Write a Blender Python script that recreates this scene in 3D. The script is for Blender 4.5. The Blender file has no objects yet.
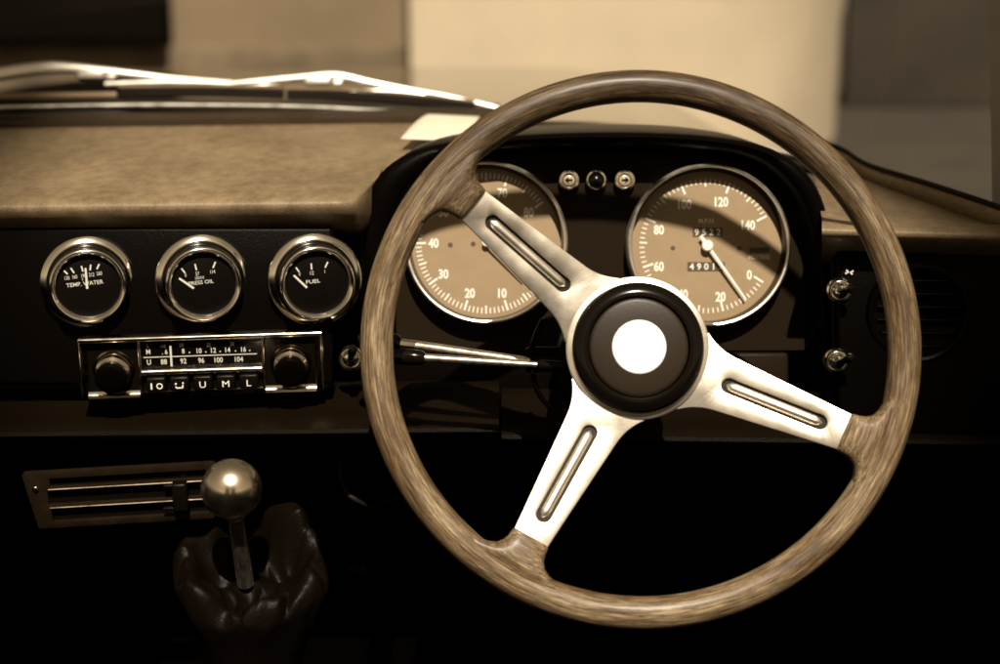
import bpy, bmesh, math, random
from mathutils import Vector, Matrix, noise
random.seed(7)
R = math.radians
sc = bpy.context.scene
C = sc.collection
K = 0.0007                      # metres per photo pixel at one metre
TILT = R(13)
T = Matrix.Translation((0, 0, 1.1)) @ Matrix.Rotation(-TILT, 4, 'X')   # driver's eye frame -> world

def V(px, py, d):
    return Vector(((px - 500) * K * d, d, (332 - py) * K * d))

# ------------------------------------------------------------------ materials
def mat(name, col, rough=0.5, metal=0.0, spec=0.5, var=0.0, vscale=40, bump=0.0, bscale=300, coat=0.0, stretch=None, rvar=0.0, detail=4):
    m = bpy.data.materials.new(name); m.use_nodes = True
    nt = m.node_tree; b = nt.nodes['Principled BSDF']
    b.inputs['Base Color'].default_value = (*col, 1)
    b.inputs['Roughness'].default_value = rough
    b.inputs['Metallic'].default_value = metal
    b.inputs['Specular IOR Level'].default_value = spec
    b.inputs['Coat Weight'].default_value = coat
    b.inputs['Coat Roughness'].default_value = 0.12
    tc = nt.nodes.new('ShaderNodeTexCoord')
    src = tc.outputs['Object']
    if stretch:
        mp = nt.nodes.new('ShaderNodeMapping'); mp.inputs['Scale'].default_value = stretch
        nt.links.new(src, mp.inputs['Vector']); src = mp.outputs['Vector']
    if var or rvar:
        n = nt.nodes.new('ShaderNodeTexNoise'); n.inputs['Scale'].default_value = vscale
        n.inputs['Detail'].default_value = detail; n.inputs['Roughness'].default_value = 0.6
        nt.links.new(src, n.inputs['Vector'])
        if var:
            r = nt.nodes.new('ShaderNodeValToRGB')
            r.color_ramp.elements[0].position = 0.3; r.color_ramp.elements[1].position = 0.7
            r.color_ramp.elements[0].color = (*[c * (1 - var) for c in col], 1)
            r.color_ramp.elements[1].color = (*[min(1, c * (1 + var)) for c in col], 1)
            nt.links.new(n.outputs['Fac'], r.inputs['Fac']); nt.links.new(r.outputs['Color'], b.inputs['Base Color'])
        if rvar:
            mr = nt.nodes.new('ShaderNodeMapRange')
            mr.inputs['From Min'].default_value = 0.3; mr.inputs['From Max'].default_value = 0.7
            mr.inputs['To Min'].default_value = max(0, rough - rvar); mr.inputs['To Max'].default_value = min(1, rough + rvar)
            nt.links.new(n.outputs['Fac'], mr.inputs['Value']); nt.links.new(mr.outputs['Result'], b.inputs['Roughness'])
    if bump:
        n2 = nt.nodes.new('ShaderNodeTexNoise'); n2.inputs['Scale'].default_value = bscale; n2.inputs['Detail'].default_value = 3
        nt.links.new(src, n2.inputs['Vector'])
        bp = nt.nodes.new('ShaderNodeBump'); bp.inputs['Strength'].default_value = bump; bp.inputs['Distance'].default_value = 0.001
        nt.links.new(n2.outputs['Fac'], bp.inputs['Height']); nt.links.new(bp.outputs['Normal'], b.inputs['Normal'])
    return m

def glass_mat(name, refl=1.0, tint=(1, 1, 1)):
    m = bpy.data.materials.new(name); m.use_nodes = True
    nt = m.node_tree; nt.nodes.remove(nt.nodes['Principled BSDF'])
    out = nt.nodes['Material Output']
    tr = nt.nodes.new('ShaderNodeBsdfTransparent'); tr.inputs['Color'].default_value = (*tint, 1)
    gl = nt.nodes.new('ShaderNodeBsdfGlossy'); gl.inputs['Roughness'].default_value = 0.02
    fr = nt.nodes.new('ShaderNodeFresnel'); fr.inputs['IOR'].default_value = 1.45
    mu = nt.nodes.new('ShaderNodeMath'); mu.operation = 'MULTIPLY'; mu.inputs[1].default_value = refl
    mx = nt.nodes.new('ShaderNodeMixShader')
    nt.links.new(fr.outputs[0], mu.inputs[0]); nt.links.new(mu.outputs[0], mx.inputs[0])
    nt.links.new(tr.outputs[0], mx.inputs[1]); nt.links.new(gl.outputs[0], mx.inputs[2])
    nt.links.new(mx.outputs[0], out.inputs['Surface'])
    return m

def wood_mat(name):
    """old varnished wood, grain running round the rim"""
    m = bpy.data.materials.new(name); m.use_nodes = True
    nt = m.node_tree; b = nt.nodes['Principled BSDF']; L = nt.links.new
    def N(t, **k):
        n = nt.nodes.new(t)
        for a, v in k.items(): setattr(n, a, v)
        return n
    tc = N('ShaderNodeTexCoord'); sp = N('ShaderNodeSeparateXYZ'); L(tc.outputs['Object'], sp.inputs[0])
    cb = N('ShaderNodeCombineXYZ'); L(sp.outputs[0], cb.inputs[0]); L(sp.outputs[2], cb.inputs[1])
    ln = N('ShaderNodeVectorMath', operation='LENGTH'); L(cb.outputs[0], ln.inputs[0])
    nm = N('ShaderNodeVectorMath', operation='NORMALIZE'); L(cb.outputs[0], nm.inputs[0])
    sn = N('ShaderNodeSeparateXYZ'); L(nm.outputs[0], sn.inputs[0])
    def grain(along, across, detail, rough):
        a = N('ShaderNodeMath', operation='MULTIPLY'); L(sn.outputs[0], a.inputs[0]); a.inputs[1].default_value = along
        c = N('ShaderNodeMath', operation='MULTIPLY'); L(sn.outputs[1], c.inputs[0]); c.inputs[1].default_value = along
        r = N('ShaderNodeMath', operation='MULTIPLY'); L(ln.outputs['Value'], r.inputs[0]); r.inputs[1].default_value = across
        w = N('ShaderNodeMath', operation='MULTIPLY'); L(sp.outputs[1], w.inputs[0]); w.inputs[1].default_value = across
        v = N('ShaderNodeCombineXYZ'); L(a.outputs[0], v.inputs[0]); L(c.outputs[0], v.inputs[1]); L(r.outputs[0], v.inputs[2])
        n = N('ShaderNodeTexNoise', noise_dimensions='4D'); n.inputs['Scale'].default_value = 1
        n.inputs['Detail'].default_value = detail; n.inputs['Roughness'].default_value = rough
        L(v.outputs[0], n.inputs['Vector']); L(w.outputs[0], n.inputs['W'])
        return n.outputs['Fac']
    g1 = grain(8, 1250, 5, 0.62); g2 = grain(2.5, 110, 3, 0.5); g3 = grain(22, 1900, 3, 0.6)
    r1 = N('ShaderNodeValToRGB')
    e = r1.color_ramp.elements
    e[0].position = 0.33; e[0].color = (0.07, 0.043, 0.02, 1)
    e[1].position = 0.70; e[1].color = (0.56, 0.43, 0.265, 1)
    e2 = e.new(0.47); e2.color = (0.165, 0.115, 0.063, 1)
    e3 = e.new(0.55); e3.color = (0.29, 0.216, 0.128, 1)
    L(g1, r1.inputs[0])
    r2 = N('ShaderNodeValToRGB'); r2.color_ramp.elements[0].position = 0.36; r2.color_ramp.elements[1].position = 0.62
    r2.color_ramp.elements[0].color = (0.52, 0.44, 0.35, 1); r2.color_ramp.elements[1].color = (1, 1, 1, 1)
    L(g2, r2.inputs[0])
    r3 = N('ShaderNodeValToRGB'); r3.color_ramp.elements[0].position = 0.40; r3.color_ramp.elements[1].position = 0.50
    r3.color_ramp.elements[0].color = (0.35, 0.30, 0.25, 1); r3.color_ramp.elements[1].color = (1, 1, 1, 1)
    L(g3, r3.inputs[0])
    m1 = N('ShaderNodeMixRGB', blend_type='MULTIPLY'); m1.inputs[0].default_value = 1; L(r1.outputs[0], m1.inputs[1]); L(r2.outputs[0], m1.inputs[2])
    m2 = N('ShaderNodeMixRGB', blend_type='MULTIPLY'); m2.inputs[0].default_value = 0.8; L(m1.outputs[0], m2.inputs[1]); L(r3.outputs[0], m2.inputs[2])
    # shade painted into the wood colour, deepest along the upper arc of the rim
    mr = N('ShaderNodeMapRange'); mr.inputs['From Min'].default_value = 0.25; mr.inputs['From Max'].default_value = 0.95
    mr.inputs['To Min'].default_value = 0.0; mr.inputs['To Max'].default_value = TOP_SHADE
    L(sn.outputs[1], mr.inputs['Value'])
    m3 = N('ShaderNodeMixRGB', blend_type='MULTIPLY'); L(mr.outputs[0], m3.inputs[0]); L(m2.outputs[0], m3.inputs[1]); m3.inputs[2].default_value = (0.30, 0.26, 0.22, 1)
    L(m3.outputs[0], b.inputs['Base Color'])
    b.inputs['Roughness'].default_value = 0.55
    b.inputs['Coat Weight'].default_value = 0.22; b.inputs['Coat Roughness'].default_value = 0.3; b.inputs['Specular IOR Level'].default_value = 0.3
    bp = N('ShaderNodeBump'); bp.inputs['Strength'].default_value = 0.35; bp.inputs['Distance'].default_value = 0.0006
    L(g1, bp.inputs['Height']); L(bp.outputs[0], b.inputs['Normal'])
    return m
TOP_SHADE = 0.85

M = {}
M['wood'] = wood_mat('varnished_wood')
M['alu'] = mat('polished_aluminium', (0.97, 0.90, 0.79), 0.38, 1.0, bump=0.06, bscale=700, rvar=0.06, vscale=45)
M['chrome'] = mat('chrome', (0.93, 0.87, 0.77), 0.17, 1.0, rvar=0.06, vscale=90)
M['bezel_chrome'] = mat('bezel_chrome', (0.98, 0.93, 0.84), 0.135, 1.0, rvar=0.04, vscale=70)
M['chrome_worn'] = mat('worn_chrome', (0.88, 0.80, 0.67), 0.3, 1.0, rvar=0.08, vscale=120, bump=0.05, bscale=200)
M['knob'] = mat('satin_knob', (0.95, 0.84, 0.66), 0.24, 1.0, rvar=0.05, vscale=60)
M['heater_plate'] = mat('heater_plate', (0.013, 0.0085, 0.0045), 0.3, 0, 0.25, var=0.35, vscale=40)
M['dull_metal'] = mat('dull_metal', (0.26, 0.20, 0.13), 0.30, 1.0, rvar=0.1, vscale=60)
M['fascia'] = mat('black_fascia', (0.0020, 0.0013, 0.0008), 0.3, 0, 0.04, bump=0.25, bscale=900)
M['panel'] = mat('binnacle_panel', (0.0145, 0.0092, 0.0052), 0.36, 0, 0.05, bump=0.15, bscale=1200)
M['hood'] = mat('black_leather_hood', (0.0016, 0.001, 0.0006), 0.34, 0, 0.06, bump=0.3, bscale=600)
M['rail'] = mat('brown_black_vinyl', (0.0052, 0.0031, 0.0014), 0.40, 0, 0.06, bump=0.3, bscale=700)
M['ledge'] = mat('brown_ledge', (0.032, 0.021, 0.011), 0.6, 0, 0.08, var=0.2, vscale=20)
M['black'] = mat('black_plastic', (0.004, 0.003, 0.002), 0.35, 0, 0.12)
M['dark_chrome'] = mat('dark_chrome', (0.26, 0.20, 0.13), 0.16, 1.0, rvar=0.06, vscale=90)
M['gloss_black'] = mat('gloss_black', (0.005, 0.0037, 0.0025), 0.16, 0, 0.25)
M['horn'] = mat('horn_pad_plastic', (0.021, 0.0132, 0.0072), 0.4, 0, 0.3, bump=0.06, bscale=500)
M['enamel'] = mat('cream_enamel', (0.90, 0.89, 0.87), 0.3, 0, 0.5)
M['ink'] = mat('cream_ink', (0.92, 0.88, 0.78), 0.6)
M['needle'] = mat('needle_white', (0.90, 0.86, 0.78), 0.5)
M['dial'] = mat('tan_dial', (0.335, 0.245, 0.148), 0.6, 0, 0.2, var=0.06, vscale=60)
M['dial_dark'] = mat('dark_dial', (0.005, 0.0036, 0.0024), 0.55, 0, 0.08)
M['window'] = mat('counter_window', (0.085, 0.058, 0.033), 0.5)
M['glass'] = glass_mat('dial_glass', 0.25)
M['screen'] = glass_mat('windscreen_glass', 0.02, (0.97, 0.96, 0.94))
M['rubber'] = mat('black_rubber', (0.012, 0.009, 0.006), 0.6, 0, 0.3)
M['void'] = mat('dark_carpet', (0.0012, 0.0009, 0.0006), 0.95, 0, 0.0)
M['leather'] = mat('gaiter_leather', (0.0034, 0.0020, 0.0010), 0.40, 0, 0.06, bump=0.3, bscale=450)
M['thread'] = mat('seam_thread', (0.004, 0.0025, 0.0014), 0.9, 0, 0.02)
M['paper'] = mat('card_paper', (0.74, 0.66, 0.53), 0.8, var=0.06, vscale=30)
M['moulding'] = mat('tan_moulding', (0.27, 0.195, 0.115), 0.4, 0, 0.4, var=0.25, vscale=25, stretch=(1, 6, 14))
M['paint'] = mat('bonnet_paint', (0.030, 0.021, 0.013), 0.12, 0, 0.5, coat=0.6)
M['wiper'] = mat('wiper_steel', (0.90, 0.87, 0.80), 0.42, 1.0, rvar=0.1, vscale=60)
M['blade'] = mat('wiper_blade', (0.012, 0.0078, 0.0042), 0.5, 0, 0.15)
M['road'] = mat('asphalt', (0.032, 0.025, 0.017), 0.9, var=0.3, vscale=2)
M['wall_brown'] = mat('brown_render', (0.235, 0.178, 0.113), 0.9, var=0.15, vscale=1.2)
M['wall_pale'] = mat('pale_render', (0.58, 0.49, 0.355), 0.9, var=0.10, vscale=0.9)
M['wall_cream'] = mat('cream_render', (0.74, 0.65, 0.50), 0.9, var=0.10, vscale=0.8)
M['gate'] = mat('dark_gate', (0.034, 0.026, 0.017), 0.8, var=0.35, vscale=1.2)
M['plinth'] = mat('stained_plinth', (0.13, 0.098, 0.062), 0.9, var=0.45, vscale=2.2)
M['dark_open'] = mat('dark_opening', (0.004, 0.003, 0.002), 0.9, 0, 0.05)

def pad_mat():
    """aged vinyl: shiny worn patches, fine leather-like wrinkles running across the car"""
    m = mat('aged_vinyl', (0.12, 0.083, 0.046), 0.5, 0, 0.4)
    nt = m.node_tree; b = nt.nodes['Principled BSDF']; L = nt.links.new
    tc = [n for n in nt.nodes if n.type == 'TEX_COORD'][0]
    mp = nt.nodes.new('ShaderNodeMapping'); mp.inputs['Scale'].default_value = (1.5, 1, 1); L(tc.outputs['Object'], mp.inputs['Vector'])
    n = nt.nodes.new('ShaderNodeTexNoise'); n.inputs['Scale'].default_value = 55; n.inputs['Detail'].default_value = 10; n.inputs['Roughness'].default_value = 0.72
    L(mp.outputs[0], n.inputs['Vector'])
    r = nt.nodes.new('ShaderNodeValToRGB'); e = r.color_ramp.elements
    e[0].position = 0.33; e[0].color = (0.135, 0.096, 0.052, 1); e[1].position = 0.70; e[1].color = (0.265, 0.193, 0.11, 1)
    nb = nt.nodes.new('ShaderNodeTexNoise'); nb.inputs['Scale'].default_value = 7; nb.inputs['Detail'].default_value = 2; L(mp.outputs[0], nb.inputs['Vector'])
    nf = nt.nodes.new('ShaderNodeTexNoise'); nf.inputs['Scale'].default_value = 700; nf.inputs['Detail'].default_value = 2; L(mp.outputs[0], nf.inputs['Vector'])
    def mixm(a, c, f):
        q = nt.nodes.new('ShaderNodeMath'); q.operation = 'MULTIPLY_ADD'; L(c, q.inputs[0]); q.inputs[1].default_value = f; L(a, q.inputs[2]); return q.outputs[0]
    off = nt.nodes.new('ShaderNodeMath'); off.operation = 'SUBTRACT'; L(mixm(mixm(n.outputs['Fac'], nb.outputs['Fac'], 0.5), nf.outputs['Fac'], 0.5), off.inputs[0]); off.inputs[1].default_value = 0.5
    L(off.outputs[0], r.inputs[0]); L(r.outputs[0], b.inputs['Base Color'])
    v = nt.nodes.new('ShaderNodeTexVoronoi'); v.inputs['Scale'].default_value = 420; L(mp.outputs[0], v.inputs['Vector'])
    n2 = nt.nodes.new('ShaderNodeTexNoise'); n2.inputs['Scale'].default_value = 160; n2.inputs['Detail'].default_value = 5; L(mp.outputs[0], n2.inputs['Vector'])
    ad = nt.nodes.new('ShaderNodeMath'); ad.operation = 'ADD'; L(v.outputs['Distance'], ad.inputs[0]); L(n2.outputs['Fac'], ad.inputs[1])
    bp = nt.nodes.new('ShaderNodeBump'); bp.inputs['Strength'].default_value = 0.16; bp.inputs['Distance'].default_value = 0.0006
    L(ad.outputs[0], bp.inputs['Height']); L(bp.outputs[0], b.inputs['Normal'])
    return m
M['pad'] = pad_mat()

# ------------------------------------------------------------------ mesh helpers
_textcache = {}
def text_mesh(s, bold=0.0):
    key = (s, bold)
    if key not in _textcache:
        cu = bpy.data.curves.new('lettering_source', 'FONT'); cu.body = s
        cu.size = 1; cu.offset = bold; cu.extrude = 0.0; cu.align_x = 'CENTER'; cu.resolution_u = 3
        ob = bpy.data.objects.new('lettering_source', cu); C.objects.link(ob)
        dg = bpy.context.evaluated_depsgraph_get(); dg.update()
        me = bpy.data.meshes.new_from_object(ob.evaluated_get(dg))
        vs = [v.co.copy() for v in me.vertices]; fs = [tuple(p.vertices) for p in me.polygons]
        bpy.data.objects.remove(ob); bpy.data.curves.remove(cu); bpy.data.meshes.remove(me)
        xs = [v.x for v in vs]; ys = [v.y for v in vs]
        cx, cy, w, h = (min(xs) + max(xs)) / 2, (min(ys) + max(ys)) / 2, max(xs) - min(xs), max(ys) - min(ys)
        _textcache[key] = ([((v.x - cx) / h, (v.y - cy) / h) for v in vs], fs, w / h)
    return _textcache[key]

class MB:
    """collects shapes (local frame: x right, z up, -y to the viewer) and links them as one mesh"""
    def __init__(s, scale=1.0): s.bm = bmesh.new(); s.s = scale
    def verts(s, pts): return [s.bm.verts.new(p) for p in pts]
    def face(s, vs):
        try: return s.bm.faces.new(vs)
        except ValueError: return None
    def rings(s, rings, closed=True, cap0=False, cap1=False):
        vr = [s.verts(r) for r in rings]; n = len(vr[0])
        for a, b in zip(vr, vr[1:]):
            for i in range(n if closed else n - 1):
                j = (i + 1) % n; s.face((a[i], a[j], b[j], b[i]))
        if cap0: s.face(vr[0][::-1])
        if cap1: s.face(vr[-1])
        return s
    def lathe(s, prof, seg=64, c=(0, 0, 0), cap0=False, cap1=False, mtx=None):
        rs = []
        for r, h in prof:
            rs.append([Vector((c[0] + r * math.cos(2 * math.pi * i / seg), c[1] - h, c[2] + r * math.sin(2 * math.pi * i / seg))) for i in range(seg)])
        if mtx: rs = [[mtx @ p for p in r] for r in rs]
        return s.rings(rs, True, cap0, cap1)
    def torus(s, Rr, r, seg=96, sub=16, c=(0, 0, 0), flat=1.0):
        return s.lathe([(Rr + r * math.cos(2 * math.pi * k / sub), r * flat * math.sin(2 * math.pi * k / sub)) for k in range(sub + 1)], seg, c)
    def box(s, c, size, bev=0.0, mtx=None):
        g = bmesh.ops.create_cube(s.bm, size=1.0)
        vs = g['verts']
        bmesh.ops.scale(s.bm, vec=size, verts=vs); bmesh.ops.translate(s.bm, vec=c, verts=vs)
        if mtx: bmesh.ops.transform(s.bm, matrix=mtx, verts=vs)
        if bev:
            es = list({e for v in vs for e in v.link_edges})
            bmesh.ops.bevel(s.bm, geom=es, offset=bev, segments=3, profile=0.5, affect='EDGES')
        return s
    def prism(s, loops, y0, y1, bev=0.0, mtx=None):
        """outline (first loop) with holes (others) in x,z, from y0 (front) to y1 (back)"""
        tmp = bmesh.new(); es = []
        for lp in loops:
            vs = [tmp.verts.new((p[0], y0, p[1])) for p in lp]
            es += [tmp.edges.new((vs[i], vs[(i + 1) % len(vs)])) for i in range(len(vs))]
        bmesh.ops.triangle_fill(tmp, use_beauty=True, edges=es)
        fs = list(tmp.faces)
        g = bmesh.ops.extrude_face_region(tmp, geom=fs)
        nv = [v for v in g['geom'] if isinstance(v, bmesh.types.BMVert)]
        bmesh.ops.translate(tmp, vec=(0, y1 - y0, 0), verts=nv)
        bmesh.ops.recalc_face_normals(tmp, faces=list(tmp.faces))
        if bev:
            ed = [e for e in tmp.edges if len(e.link_faces) == 2 and e.calc_face_angle(0) > 1.2 and abs(e.verts[0].co.y - y0) < 1e-6 and abs(e.verts[1].co.y - y0) < 1e-6]
            bmesh.ops.bevel(tmp, geom=ed, offset=bev, segments=2, profile=0.5, affect='EDGES')
        if mtx: bmesh.ops.transform(tmp, matrix=mtx, verts=list(tmp.verts))
        me = bpy.data.meshes.new('tmp'); tmp.to_mesh(me); tmp.free(); s.bm.from_mesh(me); bpy.data.meshes.remove(me)
        return s
    def tube(s, pts, rad, sub=12, squash=None, caps=True):
        pts = [Vector(p) for p in pts]; n = len(pts)
        if not isinstance(rad, (list, tuple)): rad = [rad] * n
        up = Vector((0, -1, 0.15)).normalized(); rs = []
        for i, p in enumerate(pts):
            t = (pts[min(i + 1, n - 1)] - pts[max(i - 1, 0)]).normalized()
            a = t.cross(up)
            if a.length < 1e-4: a = t.cross(Vector((1, 0, 0)))
            a.normalize(); b = a.cross(t).normalized()
            sq = squash or 1.0
            rs.append([p + a * rad[i] * math.cos(2 * math.pi * k / sub) + b * rad[i] * sq * math.sin(2 * math.pi * k / sub) for k in range(sub)])
        return s.rings(rs, True, caps, caps)
    def text(s, t, x, z, h, y=0.0, rot=0.0, wide=1.0, bold=0.0):
        pts, fs, asp = text_mesh(t, bold)
        ca, sa = math.cos(rot), math.sin(rot); vs = []
        for u, v in pts:
            u *= h * wide; v *= h
            vs.append(s.bm.verts.new((x + u * ca - v * sa, y, z + u * sa + v * ca)))
        for f in fs: s.face([vs[i] for i in f])
        return s
    def bar(s, x0, z0, x1, z1, w0, w1=None, y=0.0):
        """flat printed bar"""
        w1 = w0 if w1 is None else w1
        d = Vector((x1 - x0, z1 - z0)); d.normalize(); n = Vector((-d.y, d.x))
        p = [(x0 + n.x * w0 / 2, z0 + n.y * w0 / 2), (x0 - n.x * w0 / 2, z0 - n.y * w0 / 2), (x1 - n.x * w1 / 2, z1 - n.y * w1 / 2), (x1 + n.x * w1 / 2, z1 + n.y * w1 / 2)]
        s.face(s.verts([(a, y, b) for a, b in p])); return s
    def disc(s, x, z, r, y=0.0, seg=24):
        s.face(s.verts([(x + r * math.cos(2 * math.pi * i / seg), y, z + r * math.sin(2 * math.pi * i / seg)) for i in range(seg)])); return s
    def build(s, name, m, parent=None, loc=None, sharp=38, smooth=True):
        bm = s.bm
        if s.s != 1.0: bmesh.ops.scale(bm, vec=(s.s,) * 3, verts=list(bm.verts))
        flat = all(abs(v.co.y - bm.verts[0].co.y) < 1e-9 for v in bm.verts) if (bm.verts.ensure_lookup_table() or True) and len(bm.verts) else False
        if flat:
            for f in bm.faces:
                f.normal_update()
                if f.normal.y > 0: f.normal_flip()
        else:
            bmesh.ops.recalc_face_normals(bm, faces=list(bm.faces))
        me = bpy.data.meshes.new(name); bm.to_mesh(me); bm.free()
        if smooth:
            for p in me.polygons: p.use_smooth = True
            me.set_sharp_from_angle(angle=R(sharp))
        me.materials.append(m)
        o = bpy.data.objects.new(name, me); C.objects.link(o)
        if parent is not None: o.parent = parent
        if loc is not None: o.location = loc
        return o

ROOTS = []
def thing(name, label, cat, loc=(0, 0, 0), rot=None, group=None, world=False):
    o = bpy.data.objects.new(name, None); C.objects.link(o); o.empty_display_size = 0.02
    m = Matrix.Translation(loc)
    if rot is not None: m = m @ rot.to_4x4()
    o.matrix_world = m if world else T @ m
    o['label'] = label; o['category'] = cat
    if group: o['group'] = group
    return o

def facing(ax, roll=0.0):
    """rotation whose -y points along ax (towards the viewer)"""
    y = -Vector(ax).normalized(); x = Vector((1, 0, 0)); x = (x - y * x.dot(y)).normalized(); z = x.cross(y)
    m = Matrix((x, y, z)).transposed()
    return m @ Matrix.Rotation(-roll, 3, 'Y')     # roll > 0 lifts the right-hand side

def smoothcurve(pts, n=6):
    out = []; P = [Vector(p) for p in pts]
    for i in range(len(P) - 1):
        p0 = P[max(i - 1, 0)]; p1 = P[i]; p2 = P[i + 1]; p3 = P[min(i + 2, len(P) - 1)]
        for k in range(n):
            t = k / n
            out.append(0.5 * ((2 * p1) + (p2 - p0) * t + (2 * p0 - 5 * p1 + 4 * p2 - p3) * t * t + (3 * p1 - p0 - 3 * p2 + p3) * t ** 3))
    out.append(P[-1]); return out

# ================================================================== STEERING WHEEL
wheel = thing('steering_wheel', 'three-spoke steering wheel with wooden rim and black horn hub', 'steering wheel', V(640.6, 346.0, 1.0), facing((0, -1, 0.075)))
S = K * 1.0075
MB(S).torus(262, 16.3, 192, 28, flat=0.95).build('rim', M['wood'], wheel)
DISH = 41.0
angs = [R(139.7), R(240), R(337)]
T0, T1 = 60.0, 226.0
def spoke_outline():
    up = []
    for t in range(0, 41):
        f = t / 40; r = T0 + (T1 - T0) * f
        w = 18.3 + 12.5 * (1 - f) + 1.0 * (1 - f) ** 2
        fl = max(0, (96 - r) / 36); w += 11 * fl ** 2.2
        up.append((r, w))
    return up + [(r, -w) for r, w in reversed(up)]
def slot_outline(a, b, hw, n=10):
    pts = []
    for k in range(n + 1):
        q = -math.pi / 2 + math.pi * k / n; pts.append((b - hw + hw * math.cos(q), hw * math.sin(q)))
    for k in range(n + 1):
        q = math.pi / 2 + math.pi * k / n; pts.append((a + hw + hw * math.cos(q), hw * math.sin(q)))
    return pts
piv = 72.0
hubd = DISH * 0.75
alpha = math.atan2(DISH * 0.78, T1 - piv)
for ang in angs:
    mt = Matrix.Rotation(-ang, 4, 'Y') @ Matrix.Translation((piv, hubd, 0)) @ Matrix.Rotation(-alpha, 4, 'Z') @ Matrix.Translation((-piv, 0, 0))
    sp = MB(S); sp.prism([spoke_outline(), slot_outline(92, 203, 7.8)], -2.2, 2.2, 0.9, mt)
    sp = sp.build('spoke', M['alu'], wheel)
    # raised pressed rib inside the slot and the dark trough behind it
    rb = MB(S)
    rr = []
    for k in range(25):
        f = k / 24; r = 97 + (198 - 97) * f
        e = min(1, min(f, 1 - f) * 24 / 1.6); w = 5.0 * math.sqrt(max(0.02, 1 - (1 - e) ** 2))
        rr.append([mt @ Vector((r, 1.6 - 4.2 * (w / 5) * max(0, math.sin(math.pi * q / 10)) , w * math.cos(math.pi * q / 10))) for q in range(11)])
    rb.rings(rr, closed=False); rb.build('pressed_rib', M['alu'], sp, sharp=60)
    tr = MB(S); tr.prism([slot_outline(90, 205, 9.5)], 1.9, 3.2, 0, mt); tr.build('slot_trough', M['rubber'], sp)
    # wooden socket swelling out of the rim over the spoke end
    so = MB(S); rings = []
    prof = [(217.0, 17.6, 5.0), (217.6, 19.0, 7.4), (220, 20.0, 8.8), (226, 20.6, 10.2), (232, 22.4, 11.4), (238, 27, 12.6), (243, 35, 13.6), (247, 46, 14.2), (251, 62, 14.4), (256, 74, 13.8), (262, 80, 12.5)]
    mr = Matrix.Rotation(-ang, 4, 'Y')
    def loc_depth(t): return hubd - math.tan(alpha) * (t - piv)
    for t, w, h in prof:
        ring = []
        for q in range(40):
            a = 2 * math.pi * q / 40; cx, sx = math.cos(a), math.sin(a)
            x = math.copysign(abs(cx) ** 0.62, cx) * w; y = math.copysign(abs(sx) ** 0.8, sx) * h
            tt = t
            # bend the wide end round the rim
            bend = math.sqrt(max(0, t * t - x * x)) if t > 238 else t
            k = min(1, max(0, (t - 234) / 16))
            ring.append(mr @ Vector((t * (1 - k) + bend * k, y + loc_depth(t) * (1 - min(1, max(0, (t - 226) / 26))), x)))
        rings.append(ring)
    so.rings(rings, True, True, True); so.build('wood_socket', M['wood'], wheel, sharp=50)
hp = MB(S); hp.lathe([(40, 2.2 - hubd), (71, 2.2 - hubd), (72.6, 1.2 - hubd), (72.8, -1.2 - hubd), (71, -3 - hubd), (40, -3 - hubd)], 96); hp.build('hub_plate', M['alu'], wheel)
hh = MB(S)
hh.lathe([(66.3, 2.3 - hubd), (66.6, 6 - hubd), (65.2, 9.5 - hubd), (62, 12.5 - hubd), (57, 15.0 - hubd), (53.5, 15.6 - hubd), (51.6, 15.2 - hubd), (50.8, 13 - hubd), (50.4, 8 - hubd), (20, 8 - hubd)], 96)
hh.build('hub_cover', M['gloss_black'], wheel)
hz = MB(S); hz.lathe([(49.6, 8.2 - hubd), (49.4, 13.6 - hubd), (48.2, 14.6 - hubd), (46, 15.0 - hubd), (38, 15.9 - hubd), (28, 16.6 - hubd), (0.01, 17.2 - hubd)], 96)
horn = hz.build('horn_push', M['horn'], wheel)
em = MB(S); em.lathe([(27.2, 16.2 - hubd), (27.2, 17.3 - hubd), (26.4, 18.0 - hubd), (14, 18.5 - hubd), (0.01, 18.7 - hubd)], 64); em.build('cream_disc', M['enamel'], horn)
bs = MB(S); bs.lathe([(62, -3 - hubd), (58, -16 - hubd), (50, -30 - hubd), (44, -46 - hubd)], 48, cap1=True); bs.build('boss', M['black'], wheel)

# ================================================================== STEERING COLUMN + STALKS
col = thing('steering_column', 'black steering column shroud behind the wheel hub', 'column', V(628, 362, 1.07))
S = K * 1.07
c1 = MB(S); rs = []
for t, rx, rz in [(0, 44, 44), (10, 50, 48), (14, 62, 52), (40, 64, 54), (60, 62, 54), (110, 60, 52), (150, 60, 52)]:
    rs.append([Vector((rx * math.cos(a) - (8 if t > 12 else 0), t, rz * math.sin(a) + t * 0.08)) for a in [2 * math.pi * i / 48 for i in range(48)]])
c1.rings(rs, True, True, True); c1.build('shroud', M['fascia'], col)
c2 = MB(S); c2.tube(smoothcurve([(-84, 22, 44), (-94, 16, 20), (-96, 14, -4), (-90, 14, -30), (-78, 18, -46)], 6), 2.6, 10); c2.build('shroud_rib', M['fascia'], col)
c3 = MB(S); c3.box((-80, 26, 2), (44, 20, 26), 4); c3.build('stalk_housing', M['fascia'], col)

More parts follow.
